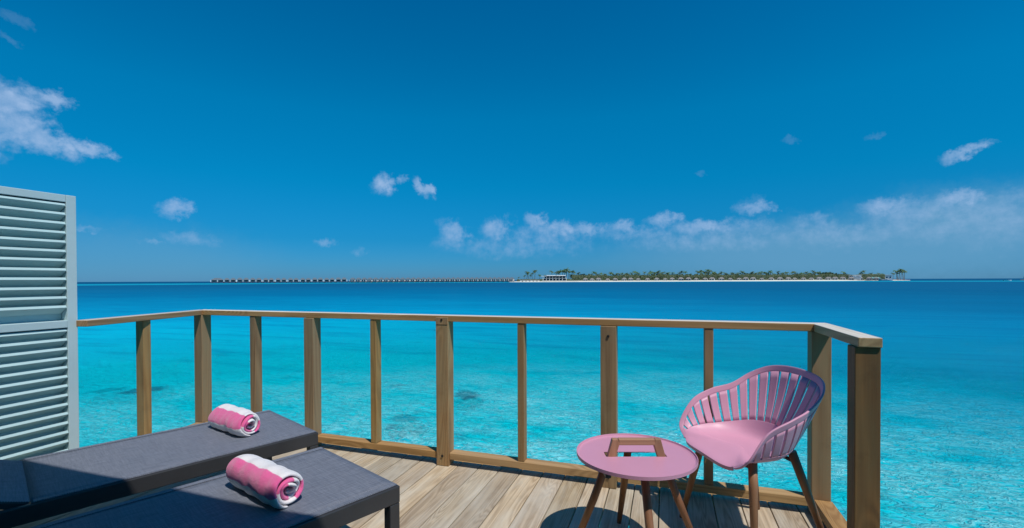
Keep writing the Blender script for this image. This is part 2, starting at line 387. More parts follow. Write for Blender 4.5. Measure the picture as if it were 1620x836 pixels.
def tube(bm, pts, rad, n=12, cap=True):
    """tapered tube through pts"""
    rings = []
    for i, p in enumerate(pts):
        p = Vector(p); a = Vector(pts[max(0, i-1)]); b = Vector(pts[min(len(pts)-1, i+1)])
        d = (b-a).normalized(); q = d.orthogonal() if abs(d.z) > .99 else d.cross(Vector((0, 0, 1)))
        q.normalize(); s = d.cross(q).normalized()
        rr = rad[i] if isinstance(rad, (list, tuple)) else rad
        rings.append([bm.verts.new(p + q*math.cos(2*math.pi*k/n)*rr + s*math.sin(2*math.pi*k/n)*rr) for k in range(n)])
    for a, b in zip(rings, rings[1:]):
        for k in range(n): bm.faces.new((a[k], a[(k+1) % n], b[(k+1) % n], b[k]))
    if cap: bm.faces.new(rings[0][::-1]); bm.faces.new(rings[-1])
def struct(name, bm, mat, **k):
    return build(name, bm, mat, kind='structure', **k)
def copy_with(o, parent=None):
    c = o.copy(); COL.objects.link(c); c.parent = parent; return c

# ------------------------------------------------------------------ sea and seabed
bm = bmesh.new()
xs = [-40000, -4000, -800, -120, -40, 0, 40, 120, 800, 4000, 40000]
g = [[bm.verts.new((x, y, 0)) for x in xs] for y in xs]
for j in range(len(xs)-1):
    for i in range(len(xs)-1): bm.faces.new((g[j][i], g[j][i+1], g[j+1][i+1], g[j+1][i]))
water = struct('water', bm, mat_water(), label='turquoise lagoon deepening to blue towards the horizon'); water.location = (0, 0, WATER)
bm = bmesh.new()
N = 60
def bed(x, y):
    r = math.hypot(x, y)
    return -1.25 - max(0, r-12)*.09 + .22*mn.noise(Vector((x*.18, y*.18, 0))) + .08*mn.noise(Vector((x*.7, y*.7, 3)))
g = [[bm.verts.new((x, y, bed(x, y))) for x in [(-60 + 120*i/N) for i in range(N+1)]] for y in [(-60 + 120*j/N) for j in range(N+1)]]
for j in range(N):
    for i in range(N): bm.faces.new((g[j][i], g[j][i+1], g[j+1][i+1], g[j+1][i]))
sb = struct('seabed', bm, mat_seabed(), smooth=True, label='pale sandy seabed under the shallow water'); sb.location = (0, 0, WATER)

# coral heads just under the surface
m, t, o = newmat('coral_rock'); co, rnd = objco(t)
principled(t, o, t.mix(t.mapr(t.noise(co, 5, 4, .7), .35, .65), (.0, .02, .03), (.0, .07, .09)), .9, bump(t, t.noise(co, 9, 4, .7), 1, .05)); MAT['coral'] = m
def coral(x, y, rx, ry, ang, label, seed, top=-.10):
    bm = bmesh.new(); rnd = random.Random(seed)
    for k in range(16):
        a = rnd.uniform(0, 6.28); q = rnd.random()**.5*.85
        cx, cy, rr = math.cos(a)*q*rx, math.sin(a)*q*ry, rnd.uniform(.16, .42)
        d = bmesh.ops.create_icosphere(bm, subdivisions=3, radius=1)['verts']
        for v in d:
            n = 1+.28*mn.noise(v.co*2.2+Vector((k, seed, 0))) + .12*mn.noise(v.co*6+Vector((k, seed, 5)))
            v.co = Vector((v.co.x*n*rr*rx+cx, v.co.y*n*rr*ry+cy, (v.co.z*n-1)*.16*(1-.4*q)))
    o = build('coral_head', bm, 'coral', smooth=True, label=label, category='coral', group='dark coral heads under the shallow water')
    o.location = (x, y, WATER+top); o.rotation_euler = (0, 0, ang); return o
coral(-5.05, 11.25, .44, .34, .42, 'square dark coral head under the water just right of the third thick rail post', 1, -.12)
coral(-5.5, 8.93, .46, .24, .5, 'small faint coral head nearer the deck behind the thin baluster left of centre', 2, -.18)
coral(-13.8, 9.0, .7, .3, .95, 'long dark coral head under water beside the leftmost baluster', 3, -.06)
coral(-14.75, 8.75, .6, .2, .95, 'faint coral patch in the water between the screen and the leftmost baluster', 4, -.12)

# ------------------------------------------------------------------ deck
deck = bpy.data.objects.new('deck', None); COL.objects.link(deck); deck['kind'] = 'structure'; deck['label'] = 'terrace deck of pale weathered boards'
PITCHB = .1497; DW = PITCHB-.006
bmat = 'deck'
def board_bm(x0, x1, y0, y1):
    bm = B(x0, x1, y0, y1, -.028, 0); return bm
proto = None
y_mid = .62
for k in range(-26, 7):
    x = -.045 + PITCHB*k
    x1 = min(x + DW, .755)
    if x >= .75: continue
    w_ = x1-x
    for (ya, yb) in ((-1.5, y_mid-.003), (y_mid+.003, 3.05)):
        if abs(w_-DW) < 1e-6:
            key = 'a' if ya < 0 else 'b'
            if key not in KIDS:
                KIDS[key] = build('board', board_bm(0, DW, ya, yb), bmat, deck, bevel=.003); o = KIDS[key]
            else: o = copy_with(KIDS[key], deck)
        else: o = build('board', board_bm(0, w_, ya, yb), bmat, deck, bevel=.003)
        o.location = (x, 0, random.uniform(-.0012, .0012))
for y in (-1.2, -.2, .62, 1.4, 2.2, 2.9): build('joist', B(-3.94, .84, y-.03, y+.03, -.18, -.030), 'plank', deck)
build('fascia_board', B(-3.97, .86, 3.056, 3.09, -.20, -.004), 'railx', deck, bevel=.003)
build('fascia_board', B(.862, .895, -1.5, 3.05, -.20, -.004), 'raily', deck, bevel=.003)
for (x, y) in ((-3.5, -1), (-1.4, -1), (.5, -1), (-3.5, 2.6), (-1.4, 2.6), (.5, 2.6)):
    bm = bmesh.new(); tube(bm, [(x, y, -3.6), (x, y, -.182)], .13, 16); build('pile', bm, 'concrete', deck, smooth=False)

# ------------------------------------------------------------------ railing
rail = thing('timber_railing', 'brown timber railing with square posts around the deck edge', 'railing')
ZT, TH, RW = 1.055, .042, .087
XO, YO = .845, 3.03
def beam(name, p0, p1, wd, z0, z1, mat, parent, bevel=.003, cut0=0, cut1=0):
    """horizontal beam; own axis along its length so the grain follows it. cut = mitre shift at the ends (left side minus right side)"""
    p0 = Vector((*p0, 0)); p1 = Vector((*p1, 0)); L = (p1-p0).length; ang = math.atan2(p1.y-p0.y, p1.x-p0.x)
    bm = bmesh.new(); h = wd/2
    q = [(0-cut0, -h), (L-cut1, -h), (L+cut1, h), (0+cut0, h)]
    vs = [bm.verts.new((x, y, z)) for z in (z0, z1) for x, y in q]
    for f in ((3, 2, 1, 0), (4, 5, 6, 7), (0, 1, 5, 4), (1, 2, 6, 5), (2, 3, 7, 6), (3, 0, 4, 7)): bm.faces.new([vs[i] for i in f])
    o = build(name, bm, mat, parent, bevel=bevel); o.location = p0; o.rotation_euler = (0, 0, ang)
    if isinstance(mat, tuple):
        for p in o.data.polygons: p.material_index = 1 if p.normal.z > .9 else 0
    return o
hw = RW/2
AX, AY = -3.886+hw, YO-hw            # corner A, centre line
# main top rail, mitred at B (45 deg) and at A
beam('top_rail', (AX, AY), (XO-hw, AY), RW, ZT-TH, ZT, ('railx', 'railtop'), rail, .004, cut0=-.035, cut1=hw-.001)
beam('top_rail', (XO-hw, YO-hw), (XO-hw, 2.315), RW, ZT-TH, ZT-.0005, ('railx', 'railtop'), rail, .004, cut0=-hw+.001)
beam('top_rail', (AX, AY), (-3.57, 1.955), RW, ZT-TH, ZT-.0005, ('railx', 'railtop'), rail, .004, cut0=.035)
# bottom rails
BZ0, BZ1 = .045, .092
segs = [(-3.78, -2.70), (-2.61, -1.55), (-1.455, -.402), (-.305, .755)]
for a, b in segs: beam('bottom_rail', (a+.002, 2.985), (b-.002, 2.985), .08, BZ0, BZ1, 'railx', rail, .004)
beam('bottom_rail', (.803, 2.938), (.803, 2.425), .088, BZ0, BZ1, 'railx', rail, .004)
beam('bottom_rail', (-3.80, 2.93), (-3.60, 1.957), .08, BZ0, BZ1, 'railx', rail, .004)
# posts and balusters: each its own piece
def post(name, x0, x1, y0, y1, z0, z1, rz=0, label=None, mat='post'):
    cx, cy = (x0+x1)/2, (y0+y1)/2
    o = build(name, B(x0-cx, x1-cx, y0-cy, y1-cy, z0, z1), mat, rail, bevel=.004)
    o.location = (cx, cy, 0); o.rotation_euler = (0, 0, rz)
    if label: o['label'] = label
    return o
TOPZ = ZT-TH-.001
for x0, x1 in ((-2.698, -2.610), (-1.547, -1.453), (-.400, -.303)):
    post('post', x0, x1, 2.932, 3.022, 0, TOPZ)
    pass
for bx_, bz in ((-2.655, .07), (-1.50, 1.025), (-1.50, .07), (-.352, .07), (.795, .07), (-.352, .95)):
    bm = bmesh.new(); tube(bm, [(bx_, 2.9365, bz), (bx_, 2.9255, bz)], .0085, 10); build('bolt_head', bm, 'rubber', rail)
# large posts lap over the face of the top rail
for x0, x1 in ((-1.547, -1.453),): build('post_cap', B(x0+.001, x1-.001, 2.929, 2.942, TOPZ-.02, ZT-.012), 'post', rail, bevel=.002)
post('post', -3.872, -3.782, 2.934, 3.024, 0, TOPZ, 0)
post('post', .748, .842, 2.940, 3.026, 0, TOPZ)
post('post', .750, .843, 2.325, 2.415, -.15, TOPZ+.0005, label='thick dark brown end post at the right end of the railing', mat='postdark')
for x0, x1 in ((-3.262, -3.205), (-2.100, -2.050), (-.950, -.905), (.203, .252)):
    post('baluster', x0, x1, 2.947, 3.015, BZ1+.001, TOPZ)
post('baluster', -3.745, -3.665, 2.39, 2.445, BZ1+.001, TOPZ, .0)

# ------------------------------------------------------------------ louvred screen
scr = thing('louvre_screen', 'mint green louvred privacy screen at the left edge of the deck', 'screen', (0, 0, 0))
SX = -3.60; TK = .064; YE = 1.955; YS = .05; ZTOP = 1.849; SW = .053
def sb_(name, x0, x1, y0, y1, z0, z1, bevel=.0025):
    return build(name, B(x0, x1, y0, y1, z0, z1), 'mint', scr, bevel=bevel)
sb_('frame_stile', SX-TK, SX, YE-SW, YE, .02, ZTOP)
sb_('frame_stile', SX-TK, SX, YS, YS+SW, .02, ZTOP)
sb_('frame_rail', SX-TK, SX-.001, YS+SW+.001, YE-SW-.001, ZTOP-.045, ZTOP-.0005)
sb_('frame_rail', SX-TK, SX+.003, YS+SW+.001, YE-SW-.001, 1.012, 1.057)
sb_('frame_rail', SX-TK, SX-.001, YS+SW+.001, YE-SW-.001, .021, .07)
build('back_panel', B(SX-TK-.012, SX-TK-.001, YS+.01, YE-.01, .03, ZTOP-.01), 'mintshade', scr)
bm = bmesh.new()
L = YE-YS-2*SW-.006
tilt = R(33); ln = .070; th = .018
d = Vector((math.cos(tilt), 0, math.sin(tilt))); nn = Vector((-math.sin(tilt), 0, math.cos(tilt)))
sec = [d*(-ln/2)-nn*th/2, d*(ln/2)-nn*th/2, d*(ln/2)+nn*th/2, d*(-ln/2)+nn*th/2]
a_ = [bm.verts.new((v.x, 0, v.z)) for v in sec]; b_ = [bm.verts.new((v.x, L, v.z)) for v in sec]
bm.faces.new(a_); bm.faces.new(b_[::-1])
for i in range(4): bm.faces.new((a_[i], b_[i], b_[(i+1) % 4], a_[(i+1) % 4]))
slat = build('slat', bm, 'mintshade', scr, bevel=.0015)
zs = []
z = 1.804-.034
while z > 1.057+.02: zs.append(z); z -= .0585
z = 1.012-.034
while z > .09: zs.append(z); z -= .0585
for i, z in enumerate(zs):
    o = slat if i == 0 else copy_with(slat, scr)
    o.location = (SX-TK/2-.001, YS+SW+.003, z); o.rotation_euler = (0, random.uniform(-.02, .02), 0)

# ------------------------------------------------------------------ the villa behind the camera: roof whose eave shades the loungers
villa = thing('villa', 'host villa with flat timber eave standing behind the deck', 'villa')
build('roof', B(-7, 5.5, -6, .675, 2.70, 2.86), 'plank', villa)
build('fascia_board', B(-7.01, 5.51, 0.678, .71, 2.68, 2.90), 'white', villa)
build('wall', B(-6.5, 5, -1.72, -1.55, -.2, 2.698), 'white', villa)
build('sliding_door', B(-2.4, 1.2, -1.548, -1.50, .02, 2.15), 'glass', villa)

# ------------------------------------------------------------------ sun loungers
def rbox(bm, *a): box(bm, *a)
def lounger(label, loc, rz):
    t_ = thing('sun_lounger', label, 'sun lounger', loc, rz, 'grey mesh sun loungers on the deck')
    W = .372; H = .38; HY = -1.22; LEN = -1.95
    # sling
    bm = bmesh.new()
    nx, ny = 10, 30
    g = []
    for j in range(ny+1):
        y = -.006 + (HY+.007)*j/ny
        row = []
        for i in range(nx+1):
            x = -W+.012 + (2*W-.024)*i/nx
            sag = -.006*math.sin(math.pi*i/nx)*math.sin(math.pi*j/ny)
            row.append(bm.verts.new((x, y, H+.003+sag)))
        g.append(row)
    for j in range(ny):
        for i in range(nx): bm.faces.new((g[j][i], g[j][i+1], g[j+1][i+1], g[j+1][i]))
    s = build('sling_seat', bm, 'fabric', t_, smooth=True); md = s.modifiers.new('s', 'SOLIDIFY'); md.thickness = .003
    for sx in (-1, 1):
        xa, xb = sorted((sx*(W-.014), sx*(W-.045))); build('sling_hem', B(xa, xb, HY+.01, -.008, H+.0035, H+.0052), 'fabric', s)
    for sx in (-1, 1):
        xa, xb = sorted((sx*W, sx*(W-.03)))
        build('side_rail', B(xa, xb, LEN, -.0, H-.075, H-.001), 'frame', t_, bevel=.004)
    build('end_rail', B(-W+.031, W-.031, -.03, -.001, H-.075, H-.0015), 'frame', t_, bevel=.004)
    build('end_rail', B(-W+.031, W-.031, LEN+.001, LEN+.03, H-.075, H-.0015), 'frame', t_, bevel=.004)
    build('cross_bar', B(-W+.031, W-.031, HY-.05, HY-.02, H-.06, H-.03), 'frame', t_, bevel=.004)
    build('cross_bar', B(-W+.031, W-.031, -.10, -.07, H-.085, H-.055), 'frame', t_, bevel=.004)
    for sx in (-1, 1):
        for y0, y1 in ((-.052, -.001), (LEN+.001, LEN+.052)):
            xa, xb = sorted((sx*(W-.001), sx*(W-.049)))
            bm = bmesh.new(); box(bm, xa, xb, y0, y1, .014, H-.076)
            # little gusset rounding the inner corner
            o = build('leg', bm, 'frame', t_, bevel=.004)
            build('foot_pad', B(xa+.004, xb-.004, y0+.004, y1-.004, 0, .0135), 'rubber', o)
    # raised backrest
    a = R(20); BL = .70
    Mx = Matrix.Translation((0, HY-.001, H-.010)) @ Matrix.Rotation(-a, 4, 'X')
    bk = bmesh.new()
    for sx in (-1, 1):
        xa, xb = sorted((sx*(W-.034), sx*(W-.062))); box(bk, xa, xb, -BL, 0, -.02, .008, M=Mx)
    box(bk, -W+.063, W-.063, -BL, -BL+.03, -.02, .008, M=Mx)
    build('backrest_frame', bk, 'frame', t_, bevel=.003)
    bm = bmesh.new(); box(bm, -W+.036, W-.036, -BL+.004, 0, .009, .012, M=Mx)
    build('backrest_sling', bm, 'fabric', t_)
    p0 = Mx @ Vector((0, -BL*.62, -.02))
    for sx in (-1, 1):
        st = bmesh.new(); tube(st, [(sx*(W-.08), p0.y, p0.z), (sx*(W-.08), p0.y-.16, H-.05)], .009, 8)
        build('backrest_strut', st, 'frame', t_, smooth=True)
    return t_
DIR = R(23.3)
def lloc(fr, fl):
    cx, cy = (fr[0]+fl[0])/2, (fr[1]+fl[1])/2
    return (cx, cy, 0), math.atan2(fr[1]-fl[1], fr[0]-fl[0])
l1, a1 = lloc((-2.014, 2.309), (-2.706, 2.597))
l2, a2 = lloc((-1.142, 1.819), (-1.826, 2.106))
lounger('charcoal framed mesh sun lounger next to the louvred screen, farther from the camera', l1, a1-.01)
lounger('charcoal framed mesh sun lounger nearest the camera with the larger looking rolled towel', l2, a2-.005)

# ------------------------------------------------------------------ rolled towels
def towel(label, loc, rz, r, Lh, turns, seed, phase):
    rnd = random.Random(seed)
    N = int(turns*36); thick = r/(turns+.55)
    bm = bmesh.new(); uvl = bm.loops.layers.uv.new('UVMap')
    prof = []; s = 0; prev = None
    for i in range(N+1):
        th_ = 2*math.pi*turns*i/N
        rr = .012 + (r-.012)*(i/N)
        rr *= 1+.05*math.sin(th_*2+seed)+.04*math.sin(th_*3+1.3*seed)
        ang = th_ + phase
        p = Vector((math.cos(ang)*rr*1.04, math.sin(ang)*rr*.95))
        if prev is not None: s += (p-prev).length
        prof.append((p, s)); prev = p
    stot = s
    NL = 26
    def pt(i, j, off):
        p, s_ = prof[i]; q = prof[min(i+1, N)][0]-prof[max(i-1, 0)][0]
        n = Vector((q.y, -q.x)).normalized()
        f = i/N; x = (j/NL-.5)
        # inner turns stand a little proud or shy of the end, ends are wavy
        tel = .012*math.sin(5*f*turns+seed) + .010*mn.noise(Vector((f*9, seed, 1)))
        xe = x*2*Lh*(1+.02*math.sin(f*11+seed)) + tel*(2*abs(x))**4*(1 if x > 0 else -1)
        edge = (2*abs(x))**6
        rad = 1 - .10*edge*f + .10*mn.noise(Vector((x*2.2, p.x*7, p.y*7+seed)))*f
        pp = (p + n*off*thick*.43*(1-.25*edge))*rad
        pp += Vector((mn.noise(Vector((x*7, f*8, seed))), mn.noise(Vector((x*7, f*8, seed+9)))))*.010
        z = pp.y
        if z < -r*.86: z = -r*.86 + (z+r*.86)*.25           # settles flat on the sling
        return Vector((xe, pp.x, z))
    outer = [[bm.verts.new(pt(i, j, 1)) for j in range(NL+1)] for i in range(N+1)]
    inner = [[bm.verts.new(pt(i, j, -1)) for j in range(NL+1)] for i in range(N+1)]
    S = {}
    for i in range(N+1):
        for j in range(NL+1): S[outer[i][j]] = prof[i][1]; S[inner[i][j]] = prof[i][1]
    fs = []
    for i in range(N):
        for j in range(NL):
            fs.append((outer[i][j], outer[i+1][j], outer[i+1][j+1], outer[i][j+1]))
            fs.append((inner[i][j], inner[i][j+1], inner[i+1][j+1], inner[i+1][j]))
        fs.append((outer[i][0], inner[i][0], inner[i+1][0], outer[i+1][0]))
        fs.append((outer[i][NL], outer[i+1][NL], inner[i+1][NL], inner[i][NL]))
    for j in range(NL):
        fs.append((outer[0][j], outer[0][j+1], inner[0][j+1], inner[0][j])); fs.append((outer[N][j], inner[N][j], inner[N][j+1], outer[N][j+1]))
    for f in fs:
        ff = bm.faces.new(f)
        for lo in ff.loops: lo[uvl].uv = ((stot-S[lo.vert])+.0, 0)
    o = build('rolled_towel', bm, 'towel', smooth=True, label=label, category='towel', group='rolled pink and white towels on the loungers')
    sub = o.modifiers.new('sub', 'SUBSURF'); sub.levels = 1; sub.render_levels = 1
    o.location = loc; o.rotation_euler = (0, 0, rz); return o
towel('rolled pink and white striped towel on the lounger next to the screen', (-2.535, 2.18, .384+.062), R(-15), .074, .188, 3.4, 3, R(116))
towel('rolled pink and white striped towel on the lounger nearest the camera', (-1.652, 1.567, .384+.063), R(-16), .076, .195, 3.1, 5, R(224))

# ------------------------------------------------------------------ round side table
TC = (-.144, 2.245); TR = .272; TZ = .48; TA = R(18)
tb = thing('side_table', 'round pink metal side table with a wooden carrying handle and four splayed wooden legs', 'side table', (TC[0], TC[1], 0), TA)
bm = bmesh.new(); NS = 96
hx0, hx1, hy0, hy1 = -.142, .142, -.022, .040
def hole_pt(a):
    # point on the rounded rectangle in direction a
    cx, cy = 0, (hy0+hy1)/2; hw_, hh_ = (hx1-hx0)/2, (hy1-hy0)/2
    dx, dy = math.cos(a), math.sin(a); k = min(hw_/abs(dx) if abs(dx) > 1e-6 else 9, hh_/abs(dy) if abs(dy) > 1e-6 else 9)
    return Vector((cx+dx*k, cy+dy*k))
angs = sorted(set([round(2*math.pi*k/NS, 6) for k in range(NS)] + [round(math.atan2(sy*(hy1-hy0)/2, sx*(hx1-hx0)/2) % (2*math.pi), 6) for sx in (-1, 1) for sy in (-1, 1)]))
prof = [('h', TZ-.004), ('h', TZ), (TR-.012, TZ), (TR-.004, TZ+.003), (TR-.001, TZ+.011), (TR+.0015, TZ+.011), (TR+.0015, TZ-.004), (TR-.01, TZ-.006), (TR-.03, TZ-.004)]
rings = []
for (q, z) in prof:
    ring = []
    for a in angs:
        p = hole_pt(a) if q == 'h' else Vector((math.cos(a)*q, math.sin(a)*q))
        ring.append(bm.verts.new((p.x, p.y, z)))
    rings.append(ring)
rings.append(rings[0])
for A_, B_ in zip(rings, rings[1:]):
    n = len(angs)
    for k in range(n): bm.faces.new((A_[k], A_[(k+1) % n], B_[(k+1) % n], B_[k]))
top = build('tabletop', bm, 'pinkmetal', tb)
# underframe and legs
bm = bmesh.new(); box(bm, -.175, -.150, -.18, .18, TZ-.034, TZ-.0085); box(bm, .150, .175, -.18, .18, TZ-.034, TZ-.0085)
bm.free()
for xa in (-.175, .150): build('under_frame_bar', B(xa, xa+.025, -.18, .18, TZ-.034, TZ-.0085), 'frame', tb, bevel=.002)
for ang in (109.7, 199.7, 289.7, 19.7):
    a = R(ang)-TA; bm = bmesh.new()
    tube(bm, [(math.cos(a)*r_, math.sin(a)*r_, z) for r_, z in ((.126, TZ-.009), (.20, .27), (.308, .006))], [.0185, .018, .0125], 16)
    lg = build('leg', bm, 'teak', tb, smooth=False)
    for p in lg.data.polygons: p.use_smooth = len(p.vertices) == 4
    bm = bmesh.new(); tube(bm, [(math.cos(a)*.3085, math.sin(a)*.3085, 0), (math.cos(a)*.308, math.sin(a)*.308, .0058)], .011, 12)
    build('foot_cap', bm, 'rubber', lg)
HB = .080   # handle height above the plate
for sx in (-1, 1):
    bm = bmesh.new()
    q = [(sx*.142, TZ-.03), (sx*.106, TZ-.03), (sx*.080, TZ+HB-.026), (sx*.086, TZ+HB), (sx*.112, TZ+HB)]
    y0, y1 = -.024, .006
    va = [bm.verts.new((x, y0, z)) for x, z in q]; vb = [bm.verts.new((x, y1, z)) for x, z in q]
    bm.faces.new(va); bm.faces.new(vb[::-1])
    for i in range(5): bm.faces.new((va[i], vb[i], vb[(i+1) % 5], va[(i+1) % 5]))
    build('handle_upright', bm, 'teakl', tb, bevel=.003)
build('handle_bar', B(-.0835, .0835, -.0245, .0065, TZ+HB-.027, TZ+HB+.0005), 'teakx', tb, bevel=.003)

# ------------------------------------------------------------------ pink armchair
CC = (.391, 2.631); CA = R(208.1)
ch = thing('armchair', 'pink slatted tub armchair on splayed wooden legs in the right corner of the deck', 'chair', (CC[0], CC[1], 0), CA)
rimh = [(.256, 0, .432), (.249, .141, .429), (.23, .222, .436), (.216, .293, .496), (.134, .306, .616), (.014, .311, .674), (-.098, .284, .708), (-.198, .252, .772), (-.262, .165, .822), (-.277, 0, .840)]
lowh = [(.256, 0, .432), (.249, .141, .429), (.226, .205, .437), (.195, .243, .468), (.115, .252, .486), (.01, .247, .493), (-.075, .212, .508), (-.128, .160, .524), (-.158, .085, .534), (-.165, 0, .538)]
def catmull(P, tt):
    n = len(P)-1; i = min(int(tt), n-1); u = tt-i
    g = lambda k: Vector(P[k]) if 0 <= k <= n else (Vector(P[n-1]) if k < 0 else Vector(P[1]))
    a, b, c, d = g(i-1), g(i), g(i+1), g(i+2)
    return .5*(2*b+(c-a)*u+(2*a-5*b+4*c-d)*u*u+(3*b-a-3*c+d)*u**3)
full_r = [Vector((x, -y, z)) for x, y, z in rimh] + [Vector(q) for q in rimh[-2::-1]]       # chair's right front ... back ... left front; 0..18
full_l = [Vector((x, -y, z)) for x, y, z in lowh] + [Vector(q) for q in lowh[-2::-1]]
CW = 12; NU = 28*CW
U0, U1 = 1.9, 16.1
# even arclength sampling of the rim between U0 and U1
samp = [U0+(U1-U0)*i/800 for i in range(801)]
acc = [0]
for i in range(800): acc.append(acc[-1] + .5*(catmull(full_r, samp[i+1])-catmull(full_r, samp[i])).length + .5*(catmull(full_l, samp[i+1])-catmull(full_l, samp[i])).length)
def u_at(f):
    s_ = f*acc[-1]; k = next((i for i in range(801) if acc[i] >= s_), 800)
    return samp[k]
us = [u_at(i/NU) for i in range(NU+1)]
def wallpt(u, v):
    a = catmull(full_l, u); b = catmull(full_r, u); h = (b-a).length
    c = Vector((0, 0, 0)); o = Vector((a.x, a.y, 0)).normalized()
    p = a.lerp(b, v) + o*(.02*h*math.sin(math.pi*v)*(1-.3*v)) - Vector((0, 0, .03*h*math.sin(math.pi*v)))
    return p
def vlim(u):
    h = (catmull(full_r, u)-catmull(full_l, u)).length
    lo = .02; hi = 1-.031/max(h, .02)
    return lo, hi
def cell(i): return i//10, i % 10
seatb = bmesh.new(); rimb = bmesh.new(); NVW = 8
def strip(bm, i0, i1, vf, n, cache):
    """quads for columns i0..i1 between v = vf(u)[0..1]"""
    def gv(i, j):
        if (i, j) not in cache:
            u = us[i]; a, b = vf(u); cache[(i, j)] = bm.verts.new(wallpt(u, a+(b-a)*j/n))
        return cache[(i, j)]
    for i in range(i0, i1):
        for j in range(n): bm.faces.new((gv(i, j), gv(i+1, j), gv(i+1, j+1), gv(i, j+1)))
def hi_or(u):
    lo, hi = vlim(u); return hi
def openu(u):
    lo, hi = vlim(u); return hi > lo+.12
# rim band: from slot top to the rim edge
strip(rimb, 0, NU, lambda u: (max(vlim(u)[1], .02) if openu(u) else .02, 1), 4, {})
rim = build('rim', rimb, 'pink', ch, smooth=True)
# seat: dish + lower wall band
cache = {}
strip(seatb, 0, NU, lambda u: (0, .02), 1, cache)
ring = [cache[(i, 0)] for i in range(NU+1)]
front = []
for k in range(1, 24):
    # along the front edge from the left front corner to the right front corner (param 16.1 -> 18 -> 0 -> 1.9)
    tt = k/24*3.8
    u = 16.1+tt if tt <= 1.9 else tt-1.9
    front.append(seatb.verts.new(catmull(full_l, min(u, 18)) if tt <= 1.9 else catmull(full_l, u)))
outer = ring + front
no = len(outer)
cen = Vector((.04, 0, .452)); NR = 14
prev = outer
for rI in range(1, NR+1):
    f = rI/NR
    cur = []
    for v in outer:
        zc = cen.z + .0
        isf = max(0, min(1, (v.co.x-.14)/.10))
        p = v.co.lerp(cen, f)
        s_ = min(1, f/.42); s_ = 1-(1-s_)**2.8
        dip = v.co.z + (zc-.006-v.co.z)*s_
        wat = dip*(1-isf) + (v.co.z+(zc-v.co.z)*min(1, f*1.6))*isf if isf > 0 else dip
        p.z = wat
        if rI < NR: cur.append(seatb.verts.new(p))
    if rI < NR:
        for k in range(no): seatb.faces.new((prev[k], prev[(k+1) % no], cur[(k+1) % no], cur[k]))
        prev = cur
    else:
        cv = seatb.verts.new((cen.x, cen.y, cen.z-.006))
        for k in range(no): seatb.faces.new((prev[k], prev[(k+1) % no], cv))
# rolled-down front lip
lip = [v for v in [ring[-1]]+front+[ring[0]]]
low = [seatb.verts.new(v.co + Vector((-.004, 0, -.014))) for v in lip]
for k in range(len(lip)-1): seatb.faces.new((lip[k], lip[k+1], low[k+1], low[k]))
seat = build('seat', seatb, 'pink', ch, smooth=True)
for o in (rim, seat):
    md = o.modifiers.new('s', 'SOLIDIFY'); md.thickness = .009; md.offset = 0
    bv = o.modifiers.new('b', 'BEVEL'); bv.width = .003; bv.segments = 2; bv.limit_method = 'ANGLE'; bv.angle_limit = R(50)
# slats: 24 cells of 10 columns, 3 columns of each are the slot
ncell = NU//CW
for k in range(ncell+1):
    i0 = k*CW-4; i1 = k*CW+5
    i0 = max(0, i0); i1 = min(NU, i1)
    bm = bmesh.new()
    um = us[(i0+i1)//2]
    if not openu(us[i0]) and not openu(us[i1]): continue
    strip(bm, i0, i1, lambda u: (.021, max(vlim(u)[1]-.001, .03)), NVW, {})
    s_ = build('back_slat', bm, 'pink', ch, smooth=True)
    md = s_.modifiers.new('s', 'SOLIDIFY'); md.thickness = .0085; md.offset = 0
for (tp, ft, tz) in (((.15, -.165), (.25, -.21), .442), ((.12, .19), (.16, .26), .452), ((-.12, .15), (-.25, .24), .468), ((-.12, -.15), (-.22, -.22), .465)):
    bm = bmesh.new(); tp3 = Vector((*tp, tz)); ft3 = Vector((*ft, .005))
    tube(bm, [tp3, tp3.lerp(ft3, .3), ft3], [.0205, .0195, .0125], 18)
    lg = build('leg', bm, 'teak', ch)
    for p in lg.data.polygons: p.use_smooth = len(p.vertices) == 4
    bm = bmesh.new(); tube(bm, [(*ft, 0), (*ft, .0048)], .011, 12); build('foot_cap', bm, 'rubber', lg)
for pa, pb in (((.15, -.165, .418), (.12, .19, .418)), ((-.12, .15, .425), (-.12, -.15, .425)), ((.13, .0, .418), (-.11, .0, .425))):
    bm = bmesh.new(); tube(bm, [pa, pb], .010, 8); build('under_frame_bar', bm, 'frame', ch, smooth=True)

# ------------------------------------------------------------------ far shore
def shore(px, depth, dz=0.0):
    """world point on the water at the horizontal bearing of image column px and the given depth along the view axis"""
    d = ray(px, 444); k = depth/d.dot(fw); return Vector((d.x*k, d.y*k, WATER+dz))
def bearing(px):
    d = ray(px, 444); return math.atan2(d.y, d.x)

# island: sand sheet with a low crown
bm = bmesh.new()
cols = []
for i in range(121):
    px = 806 + (1440-806)*i/120
    e = min(1, i/5, (120-i)/8)
    nz = mn.noise(Vector((px*.03, 1, 2)))
    front = 742+14*nz + (1-e)*25 + (60 if px > 1335 else 0)*min(1, (px-1335)/40 if px > 1335 else 0)
    row = []
    for (dd, h) in ((front-30, -1.2), (front, -.05), (front+10+6*nz, .55), (front+45, 1.5*e+.1), (front+70, 1.8*e+.15), (front+160, 1.8*e+.15), (front+200, -1.2)):
        q = shore(px, dd); row.append(bm.verts.new((q.x, q.y, WATER+h)))
    cols.append(row)
for a, b in zip(cols, cols[1:]):
    for j in range(len(a)-1): bm.faces.new((a[j], b[j], b[j+1], a[j+1]))
struct('island', bm, 'sand', smooth=True, label='low coral island with a white sand beach')

